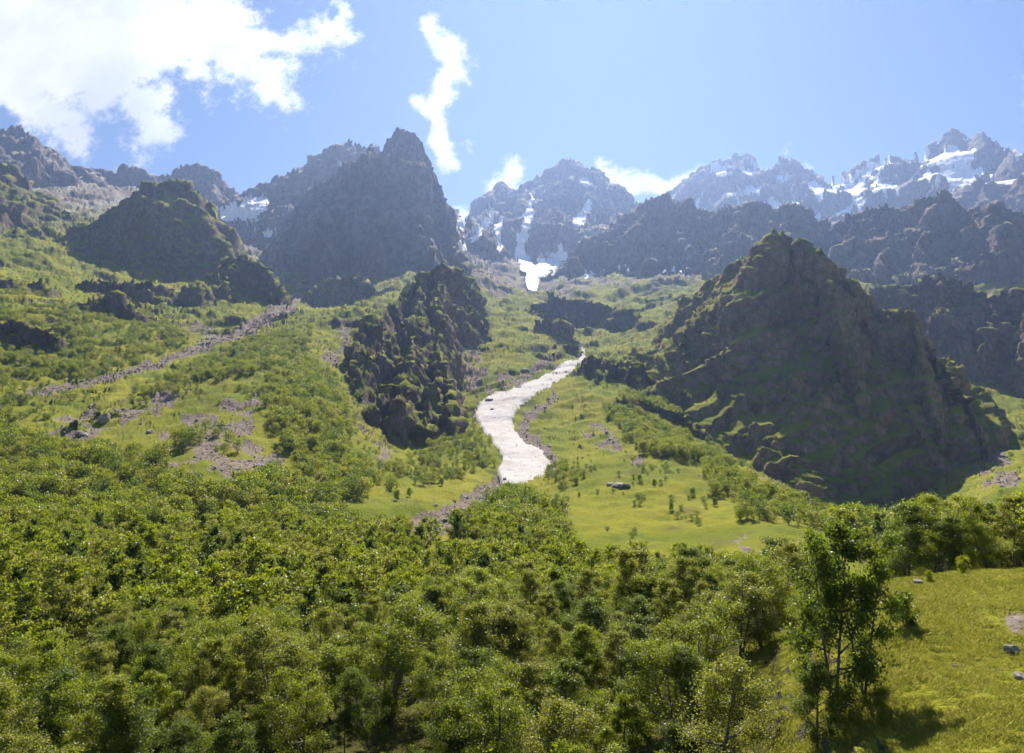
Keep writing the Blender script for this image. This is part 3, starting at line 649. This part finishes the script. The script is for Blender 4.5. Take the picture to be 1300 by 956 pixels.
# ------------------------------------------------------------------ the wood
WOOD = [([(-400,1400),(-400,545),(0,548),(60,575),(130,580),(200,590),(235,625),(290,632),(360,605),(395,580),(470,600),(478,622),(430,645),(415,662),(480,690),(560,700),(610,665),(650,632),(700,650),(735,715),(770,745),(800,735),(850,725),(890,730),(950,745),(1000,760),(1020,800),(1035,1400)], 20, 520, 1.0, 1.0),
        ([(0,545),(0,400),(110,385),(215,400),(240,440),(130,478),(60,495)], 400, 1500, .62, .8), ([(-400,560),(-400,380),(0,395),(0,560)], 300, 1500, .75, .9),
        ([(0,512),(130,492),(60,535),(0,550)], 300, 900, .35, .8), ([(120,525),(190,490),(300,440),(350,418),(400,418),(390,450),(340,470),(300,480),(250,495),(190,515)], 350, 1500, .66, .8),
        ([(250,520),(300,500),(335,485),(340,515),(290,530)], 300, 900, .45, .7),
        ([(338,500),(345,470),(400,460),(432,490),(446,545),(440,592),(395,590),(360,570),(345,540)], 350, 1000, .95, .95),
        ([(470,608),(500,590),(560,562),(600,550),(622,560),(632,585),(590,606),(530,615),(500,625)], 350, 800, .8, .6),
        ([(535,560),(560,535),(605,540),(615,560),(560,575)], 500, 900, .8, .7),
        ([(770,520),(800,500),(835,500),(865,530),(890,590),(885,612),(840,590),(800,565)], 500, 1000, .97, 1.0),
        ([(895,560),(920,580),(960,612),(1040,652),(1070,670),(1060,692),(1000,685),(950,668),(905,630),(890,600)], 300, 900, .72, .75),
        ([(690,600),(705,585),(740,600),(745,625),(715,625)], 350, 800, .7, .6), ([(690,590),(800,570),(900,620),(900,690),(800,690),(700,640)], 250, 800, .10, .55),
        ([(430,500),(470,480),(500,600),(450,590)], 400, 900, .08, .6), ([(380,400),(480,380),(470,480),(400,480)], 700, 1500, .10, .6),
        ([(600,380),(760,360),(760,460),(620,480)], 900, 2200, .05, .7), ([(740,440),(870,430),(870,500),(760,500)], 800, 1500, .10, .7),
        ([(200,560),(240,540),(300,560),(310,575),(250,585),(215,580)], 300, 700, .6, .9),
        ([(1060,700),(1120,712),(1300,705),(1900,690),(1900,580),(1300,600),(1240,620),(1150,650),(1080,670)], 84, 420, 1.1, 1.25), ([(1085,760),(1085,690),(1900,690),(1900,760)], 84, 150, 1.1, 1.25),
        ([(0,400),(0,340),(250,370),(370,420),(250,430)], 900, 2000, .14, .7), ([(1215,500),(1300,520),(1300,600),(1250,600)], 700, 1500, .08, .8)]
sp = 4.2
gx, gy = np.meshgrid(np.arange(-900, 900, sp), np.arange(18, 1500, sp), indexing='ij')
gx = gx.ravel() + RNG.uniform(-1, 1, gx.size) * sp * .42; gy = gy.ravel() + RNG.uniform(-1, 1, gy.size) * sp * .42
k = (np.abs(gx / gy) < 1.15); gx, gy = gx[k], gy[k]
gz_, gi_, gj_ = stand(gx, gy); gr = np.hypot(gx, gy); tpx, tpy = project(gx, gy, gz_)
dens = np.zeros(len(gx)); size = np.ones(len(gx))
jx = tpx + 9 * fbm(gx / 30, gy / 30, 2, 501); jy = tpy + 7 * fbm(gx / 30, gy / 30, 2, 505)
for poly, r0, r1, d_, s_ in WOOD:
    q = inpoly(jx, jy, poly) & (gr > r0) & (gr < r1) & (d_ > dens); dens[q] = d_; size[q] = s_
clump = pn(gx / 28, gy / 28, 510) * .8 + pn(gx / 9, gy / 9, 511) * .5
keep = RNG.random(len(gx)) < np.clip(np.where(dens > .85, dens - .24 + clump * .75, dens * 5.5 * sstep(.0, .55, clump) + dens * .15), 0, 1)
keep &= ~tongue[gi_, gj_] & ~bed[gi_, gj_] & ~path[gi_, gj_] & ~snow[gi_, gj_] & (N[gi_, gj_, 2] > .45)
keep &= RNG.random(len(gx)) > scree[gi_, gj_] * np.where(dens > .85, .5, .93)
bank = (jx > 1035) & (gr < 84); keep &= ~bank
keep &= ~((gr < 46) & (tpx > 560) & (RNG.random(len(gx)) < .4)) & (gr > 34) & ~((gr < 42) & (tpx > 850)) & ~((gr < 64) & (tpx > 945) & (tpx < 1300))
gx, gy, gz_, gr, tpx, tpy, size, gi_, gj_, dens = [a[keep] for a in (gx, gy, gz_, gr, tpx, tpy, size, gi_, gj_, dens)]
hgt = 8.9 * size * (.42 + .85 * RNG.random(len(gx)) ** .8) * (1 - .10 * (gr < 75)) * (1 - .28 * sstep(500, 1300, gr)) * (1 + .12 * pn(gx / 40, gy / 40, 520))
hgt = np.where(dens < .5, hgt * .5, hgt); hgt = np.where((tpx > 1050) & (gr < 160), hgt * .74, hgt)
ttx, tty = project(gx, gy, gz_ + hgt)
inv = (ttx > -25) & (ttx < 1325) & (tty < 948)
# how much of each tree can be seen: nearest first
order = np.argsort(np.where(inv, gr - .0 * hgt, 1e9))
near_i = order[:268]
far_m = np.ones(len(gx), bool); far_m[near_i] = False
far_m &= ~((gr < 46) & ~inv & (tty > 1010))
def place_tree(kind, x, y, z, s, rz, sxy, label, cat, group=None, name='birch_tree'):
    r_ = bpy.data.objects.new(name, None); COL.objects.link(r_); r_.location = (x, y, z - .15); r_.rotation_euler = (0, 0, rz); r_.scale = (s * sxy, s * sxy, s)
    for nm, me in (('trunk', kind[0]), ('crown', kind[1])):
        add(nm, me, r_)
    return tag(r_, label, cat, group)
ZL = [(lambda x, r: r > 84 and x > 1050, 'dark green tree in the row closing the far edge of the grassy bank', 'trees along the far edge of the grassy bank'),
      (lambda x, r: x < 330 and r < 75, 'leafy green tree in the near thicket at the bottom left corner', 'bottom left thicket'),
      (lambda x, r: x < 330, 'leafy green tree in the wood behind the bottom left thicket', 'wood behind the bottom left thicket'),
      (lambda x, r: x < 680 and r < 70, 'sunlit leafy birch in the near thicket at bottom centre', 'bottom centre thicket'),
      (lambda x, r: x < 680, 'leafy tree of the wood below the stony stream bed', 'wood below the stream bed'),
      (lambda x, r: r < 62, 'olive green birch in the near thicket left of the grassy bank', 'thicket left of the grassy bank'),
      (lambda x, r: True, 'dark leafy tree at the edge of the open green meadow', 'trees at the meadow edge')]
for k in near_i:
    x_, r_ = float(ttx[k]), float(gr[k])
    lab, grp = next((l, g) for f, l, g in ZL if f(x_, r_))
    place_tree(NEAR[RNG.integers(len(NEAR))], float(gx[k]), float(gy[k]), float(gz_[k]), float(hgt[k]) / 9.0, RNG.uniform(0, 6.28), RNG.uniform(1.05, 1.4), lab, 'tree', grp)
m_ = far_m
ids = np.where(gr[m_] < 260, RNG.integers(0, 4, m_.sum()), 4 + RNG.integers(0, 3, m_.sum()))
ids = np.where(dens[m_] < .5, 7 + RNG.integers(0, 2, m_.sum()), ids)
print('trees', len(gx), 'near r max', gr[near_i].max())
scatter('forest', np.c_[gx, gy, gz_ - .2][m_], RNG.uniform(0, 6.28, m_.sum()), hgt[m_] / 8.0, ids, lib, 'broadleaf wood spreading over the valley floor and up the slopes', 'forest')

# trees that stand out
def one(px, py, r, h, wsc, label, kind=None, name='birch_tree', cat='tree', rz=0.0):
    x, y, z = P3(px, py, r); z = float(stand(np.array([x]), np.array([y]))[0][0])
    place_tree(kind or NEAR[3], x, y, z, h / 9.0, rz, wsc, label, cat, None, name)
OPEN = make_tree(777, 9.0, 5.6, 12000, .15, M_leafd, 'alder', 2, .06, .1, gap=.7)
BUSH = make_tree(778, 3.0, 3.6, 3200, .15, M_leafd, 'bush', 5, .03, .1, gap=.2)
GB = make_tree(779, 3.0, 3.8, 2600, .17, M_leaf, 'bush', 6, .03, .1, gap=.2)
one(1055, 818, 46, 10.4, .9, 'tall dark alder with open ragged crown standing on the grassy bank', OPEN, 'alder_tree')
one(1092, 812, 47, 9.4, .8, 'shorter dark alder leaning beside the tall ragged one on the bank', OPEN, 'alder_tree', rz=2.0)
one(1030, 840, 43, 5.0, 1.2, 'low dark alder at the left foot of the tall ragged alder', NEAR[0], 'alder_tree', rz=1.0)
one(1148, 782, 56, 7.0, .9, 'small round dark bush at the right side of the bank alders', BUSH, 'bush', 'bush')
one(800, 700, 88, 12.0, .85, 'tall dark birch rising above the thicket against the bright meadow', NEAR[2], rz=1.0)
one(775, 712, 92, 9.0, .9, 'slim birch at the left shoulder of the tall meadow birch', NEAR[5], rz=2.0)
one(860, 716, 95, 8.5, 1.2, 'broad dark birch right of the tall meadow birch', NEAR[3], rz=4.0)
one(1225, 737, 77, 5.0, .7, 'small bright bush in front of the dark tree row on the bank', GB, 'bush', 'bush', 1.0)
one(1180, 745, 74, 3.4, .7, 'low light green bush at the left end of the bank edge', GB, 'bush', 'bush', 2.0)
SOLO = [(560,628,430,4.5,'light green bush on the sunlit knoll above the stony stream bed'),(503,650,360,5,'slim bush standing alone left of the stony stream bed'),(520,640,380,4.5,'slim tree beside the lone bush on the knoll'),
        (812,622,420,4.5,'round dark bush on the meadow, upper one of the slope'),(832,632,400,4.2,'round dark bush low on the open meadow right of the snow foot'),(880,636,380,4.5,'dark bush near the forested spur on the meadow'),
        (908,645,350,4.2,'dark bush at the right end of the meadow row'),(852,650,330,3.4,'small dark bush beside the rocks in the meadow'),(735,640,380,2.6,'tiny bush alone on the bright meadow under the snow tongue')]
for px, py, r, h, lab in SOLO: one(px, py, r, h * 3, .75, lab, BUSH, 'bush', 'bush', px * .1)

# ------------------------------------------------------------------ stones
s = NT_('boulder stone'); pos = s.n('ShaderNodeTexCoord').outputs['Object']; n1 = s.noise(pos, 1.5, 6, .65)
c = s.mix(s.ss(n1, .4, .65), (.20, .17, .15), (.38, .34, .30))
bs = s.n('ShaderNodeBsdfPrincipled', {'Base Color': c, 'Roughness': .9, 'Normal': s.n('ShaderNodeBump', {'Height': n1, 'Strength': .7, 'Distance': .4})})
s.t.links.new(bs.outputs[0], s.n('ShaderNodeOutputMaterial').inputs[0]); M_stone = s.m
def rock_mesh(seed, name='boulder'):
    g = np.random.default_rng(seed); bm = __import__('bmesh').new(); import bmesh as B_
    B_.ops.create_icosphere(bm, subdivisions=3, radius=1)
    pl = [(g.normal(size=3), g.uniform(.55, .85)) for _ in range(11)]
    sx = g.uniform(.75, 1.25, 3) * np.array([1, 1, .75]); V = np.array([v.co[:] for v in bm.verts])
    for nn, dd_ in pl:
        nn = nn / np.linalg.norm(nn); ov = V @ nn - dd_; V -= np.maximum(ov, 0)[:, None] * nn
    V *= sx; V += .03 * g.normal(size=V.shape)
    for v, c_ in zip(bm.verts, V): v.co = c_
    me = bpy.data.meshes.new(name); bm.to_mesh(me); bm.free(); me.materials.append(M_stone); return me
ROCKS = [rock_mesh(k) for k in range(5)]
rl = bpy.data.collections.new('stone kinds')
for k, me in enumerate(ROCKS): o = bpy.data.objects.new('stone.%d' % k, me); rl.objects.link(o)
def boulder(px, py, r, s_, label, group=None):
    x, y, z = P3(px, py, r); z = float(stand(np.array([x]), np.array([y]))[0][0])
    o = add('boulder', ROCKS[RNG.integers(5)]); o.location = (x, y, z + s_ * .15); o.scale = (s_,) * 3; o.rotation_euler = (RNG.uniform(-.3, .3), RNG.uniform(-.3, .3), RNG.uniform(0, 6.28))
    return tag(o, label, 'boulder', group)
for px, py, r, s_, lab in [(133,528,545,5,'large dark boulder on the bare left slope'),(105,540,500,4,'dark boulder left of the largest one on the bare slope'),(190,545,470,3,'boulder at the edge of the grey scree fan'),
    (329,606,380,3.2,'pale boulder at the lower right corner of the scree fan'),(88,648,300,1.8,'pale boulder in the clearing of the left wood'),(103,655,290,1.5,'smaller boulder in the clearing of the left wood'),
    (620,506,840,5,'dark rock at the upper left edge of the snow tongue'),(666,478,1050,8,'rounded rock on the green slope above the snow tongue'),(662,517,800,3,'small dark rock lying on the snow tongue'),(625,525,790,2.2,'tiny rock on the left side of the snow tongue'),
    (785,632,400,3.4,'dark rock outcrop in the middle of the meadow'),(775,628,410,2.6,'rock at the left end of the meadow outcrop'),(795,634,400,2.4,'rock at the right end of the meadow outcrop'),
    (443,405,1120,6,'dark boulder on the bright slope below the tall peak'),(412,408,1120,4,'smaller boulder left of the one below the tall peak'),(1285,815,52,.45,'pale stone on the bare patch of the grassy bank'),(1296,838,48,.4,'pale stone at the right edge of the grassy bank'),(1165,733,73,.5,'flat stone at the far rim of the bank')]:
    boulder(px, py, r, s_, lab)
for k in range(60):
    t_ = RNG.random(); px = np.interp(t_, [0, .3, .6, 1], [636, 606, 570, 505]) + RNG.normal() * 9; py = np.interp(t_, [0, .3, .6, 1], [612, 632, 652, 670]) + RNG.normal() * 5
    rr = np.interp(py, [610, 630, 650, 670], [500, 400, 330, 270])
    boulder(px, py, rr, RNG.uniform(.6, 1.9), 'pale stone among many in the grey stream bed below the snow', 'stones in the stream bed')
sx_, sy_ = [], []
q = np.flatnonzero((scree.ravel() > .4) & (R.ravel() < 1200)); wq = (R.ravel()[q] ** .5); q = RNG.choice(q, 9000, p=wq / wq.sum())
scatter('stones', VV[q] + np.c_[RNG.normal(size=(len(q), 2)) * 1.0, np.zeros(len(q))], RNG.uniform(0, 6.28, len(q)), np.clip(RNG.lognormal(-1.25, .5, len(q)) * (R.ravel()[q] / 420), .05, 1.6), RNG.integers(0, 5, len(q)), rl, 'loose grey stones strewn over the scree slopes', 'stones')

# ------------------------------------------------------------------ grass on the bank
s = NT_('meadow grass'); rnd = s.n('ShaderNodeObjectInfo').outputs['Random']
c = s.mix(rnd, (.25, .28, .028), (.44, .41, .09)); bs = s.n('ShaderNodeBsdfPrincipled', {'Base Color': c, 'Roughness': .8, 'Specular IOR Level': .15}); tl = s.n('ShaderNodeBsdfTranslucent', {'Color': c})
s.t.links.new(s.n('ShaderNodeMixShader', {0: .5, 1: bs, 2: tl}).outputs[0], s.n('ShaderNodeOutputMaterial').inputs[0]); M_blade = s.m
gl_ = bpy.data.collections.new('tuft kinds')
for k in range(4):
    g = np.random.default_rng(60 + k); nb = 40; a = g.uniform(0, 6.28, nb); c0 = g.normal(size=(nb, 2)) * .13; hh = g.uniform(.05, .20, nb); ln = g.uniform(.03, .2, nb); wd = .014
    b0 = np.c_[c0 + np.c_[np.cos(a), np.sin(a)] * wd, np.zeros(nb)]; b1 = np.c_[c0 - np.c_[np.cos(a), np.sin(a)] * wd, np.zeros(nb)]
    d_ = np.c_[-np.sin(a), np.cos(a)] * ln[:, None]; mid = np.c_[c0 + d_ * .4, hh * .6]; tp = np.c_[c0 + d_, hh]
    o = bpy.data.objects.new('tuft.%d' % k, raw_mesh('tuft', np.stack([b0, b1, mid, tp], 1).reshape(-1, 3), np.arange(nb * 4).reshape(-1, 4)[:, [0, 1, 3, 2]], False, None, M_blade)); gl_.objects.link(o)
ng_ = 60000
gth = RNG.uniform(math.radians(17), math.radians(47), ng_); grr = np.sqrt(RNG.uniform(22 ** 2, 84 ** 2, ng_))
x_, y_ = np.sin(gth) * grr, np.cos(gth) * grr; z_, i_, j_ = stand(x_, y_)
kq = (pn(x_ / 3, y_ / 3, 600) + .6 * pn(x_ / .9, y_ / .9, 601) > -.35) & (scree[i_, j_] < .45)
x_, y_, z_ = x_[kq], y_[kq], z_[kq]
scatter('grass', np.c_[x_, y_, z_ - .02], RNG.uniform(0, 6.28, len(x_)), RNG.uniform(.6, 1.5, len(x_)) * (1 + .5 * pn(x_ / 5, y_ / 5, 602)), RNG.integers(0, 4, len(x_)), gl_, 'sunlit yellow green grass of the sloping bank at lower right', 'grass')
print('plants', time.time() - T0)
#PLANTS_END

# ------------------------------------------------------------------ camera, light, air
cam = bpy.data.cameras.new('camera'); co = bpy.data.objects.new('camera', cam); COL.objects.link(co)
cam.sensor_fit = 'HORIZONTAL'; cam.sensor_width = 36; cam.lens = 36 * F / 1300
cam.shift_y = -(478 - CY) / 1300; cam.clip_start = .5; cam.clip_end = 60000
co.location = (0, 0, 0); co.rotation_euler = (math.pi / 2 + PITCH, 0, 0); scn.camera = co
SUN_EL, SUN_AZ = math.radians(47), ray(760, 300)[0]
S = (math.sin(SUN_AZ) * math.cos(SUN_EL), math.cos(SUN_AZ) * math.cos(SUN_EL), math.sin(SUN_EL))
from mathutils import Vector
sl = bpy.data.lights.new('sun', 'SUN'); sl.energy = 5; sl.angle = math.radians(.53); sl.color = (1, .92, .80)
so = bpy.data.objects.new('sun', sl); COL.objects.link(so); so.rotation_euler = Vector(S).to_track_quat('Z', 'Y').to_euler()
w_ = bpy.data.worlds.new('World'); scn.world = w_; w_.use_nodes = True
t = w_.node_tree; t.nodes.clear()
W = NT_.__new__(NT_); W.t = t
sky = W.n('ShaderNodeTexSky', sky_type='NISHITA', sun_disc=False, sun_elevation=SUN_EL, sun_rotation=SUN_AZ, altitude=2800, air_density=.9, dust_density=.15, ozone_density=4.0)
# clouds: drifting cumulus at fixed bearings of the sky, ragged by noise
dv = W.n('ShaderNodeTexCoord').outputs['Generated']; sx = W.n('ShaderNodeSeparateXYZ', {0: dv})
yy = W.math('MAXIMUM', sx.outputs[1], .05)
uv = W.n('ShaderNodeCombineXYZ', {0: W.math('DIVIDE', sx.outputs[0], yy), 1: W.math('DIVIDE', sx.outputs[2], yy)}).outputs[0]
wn = W.n('ShaderNodeTexNoise', {'Vector': uv, 'Scale': 9.0, 'Detail': 7, 'Roughness': .62}).outputs[1]
wv = W.n('ShaderNodeVectorMath', {0: wn, 1: (.5, .5, .5)}, operation='SUBTRACT').outputs[0]
def warp(a): return W.n('ShaderNodeVectorMath', {0: wv, 1: (a, a, 0), 2: uv}, operation='MULTIPLY_ADD').outputs[0]
uvb, uvs = warp(.17), warp(.075)
def sky_uv(px, py):
    th, e = ray(px, py); return math.tan(th), e / math.cos(th)
dens_ = None
for x0, y0, x1, y1, r_, big, am in [(-250,30,170,30,95,1,1),(-250,90,120,90,55,1,1),(140,90,195,148,26,1,1),(50,130,90,165,24,1,1),(240,30,300,70,52,1,1),(300,80,345,112,26,1,1),(330,70,420,48,20,1,1),(425,45,440,22,7,0,1),
        (546,34,562,56,9,0,1),(568,58,578,92,17,0,1),(566,98,548,136,14,0,1),(548,140,570,204,10,0,1),(590,70,594,84,6,0,.7),(532,128,522,126,5,0,1),(614,256,655,218,10,0,.95),(585,266,604,268,9,0,1),(764,207,786,214,5,0,1),(768,226,850,242,13,0,1),(845,238,876,212,9,0,1),
        (1003,193,1001,197,3,0,.6),(1015,207,1020,215,5,0,.3),(1300,105,1302,130,6,0,.6),(597,182,603,196,4,0,.45),(178,190,178,205,3,0,.5),(148,198,146,210,4,0,.35),(330,20,345,10,8,0,.35),(640,250,668,246,6,0,.8)]:
    a, b = sky_uv(x0, y0), sky_uv(x1, y1)
    ab = (b[0] - a[0], b[1] - a[1]); L2 = ab[0] ** 2 + ab[1] ** 2
    pa = W.n('ShaderNodeVectorMath', {0: uvb if big else uvs, 1: (*a, 0)}, operation='SUBTRACT').outputs[0]
    tt = W.math('DIVIDE', W.n('ShaderNodeVectorMath', {0: pa, 1: (*ab, 0)}, operation='DOT_PRODUCT').outputs['Value'], L2, 0, True)
    q_ = W.n('ShaderNodeVectorMath', {0: (*ab, 0)}, operation='SCALE'); W.t.links.new(tt, q_.inputs['Scale'])
    ds = W.n('ShaderNodeVectorMath', {0: pa, 1: q_.outputs[0]}, operation='DISTANCE').outputs['Value']
    soft = .045 if big else .020
    dn = W.n('ShaderNodeMapRange', {0: ds, 1: r_ / F + soft, 2: r_ / F - soft, 3: 0.0, 4: am}, interpolation_type='SMOOTHSTEP').outputs[0]
    dens_ = dn if dens_ is None else W.math('MAXIMUM', dens_, dn)
fn = W.n('ShaderNodeTexNoise', {'Vector': uv, 'Scale': 26.0, 'Detail': 10, 'Roughness': .68}).outputs[0]
dd_ = W.ss(W.math('ADD', dens_, W.math('MULTIPLY', W.math('SUBTRACT', fn, .5), 1.8)), .15, .75)
dd_ = W.math('MULTIPLY', dd_, W.ss(dens_, .0, .15))
shade = W.ss(W.n('ShaderNodeTexNoise', {'Vector': warp(.1), 'Scale': 7.0, 'Detail': 5}).outputs[0], .35, .7)
cc = W.mix(shade, (CW, CW, CW), (CW * .68, CW * .69, CW * .73))
sky = W.mix(dd_, sky, cc)
bg = W.n('ShaderNodeBackground', {0: sky, 1: .05}); t.links.new(bg.outputs[0], W.n('ShaderNodeOutputWorld').inputs[0])
def box(name, lo, hi, mat):
    V = np.array([(x, y, z) for x in (lo[0], hi[0]) for y in (lo[1], hi[1]) for z in (lo[2], hi[2])], f32)
    Fq = [(0, 1, 3, 2), (4, 6, 7, 5), (0, 4, 5, 1), (2, 3, 7, 6), (0, 2, 6, 4), (1, 5, 7, 3)]
    return add(name, raw_mesh(name, V, Fq, False, None, mat))
H = NT_('haze air'); vol = H.n('ShaderNodeVolumePrincipled', {'Color': (.40, .57, 1.0), 'Density': HAZE_D, 'Anisotropy': .55})
H.t.links.new(vol.outputs[0], H.n('ShaderNodeOutputMaterial').inputs['Volume'])
tag(box('haze', (-9400, -9400, float(Z.min()) - 1.5), (9400, 9400, float(Z.max()) + 40), H.m), 'pale blue summer haze filling the whole valley', 'haze', kind='stuff')

scn.view_settings.view_transform = 'Standard'; scn.view_settings.look = 'None'; scn.view_settings.gamma = 1
scn.view_settings.exposure = 1.14
cy = scn.cycles
scn.render.engine = 'CYCLES'
cy.use_denoising = True; cy.max_bounces = 5; cy.diffuse_bounces = 2; cy.glossy_bounces = 1; cy.transmission_bounces = 3; cy.volume_bounces = 1; cy.transparent_max_bounces = 8
cy.use_adaptive_sampling = True; cy.adaptive_threshold = .025
print('done', time.time() - T0)
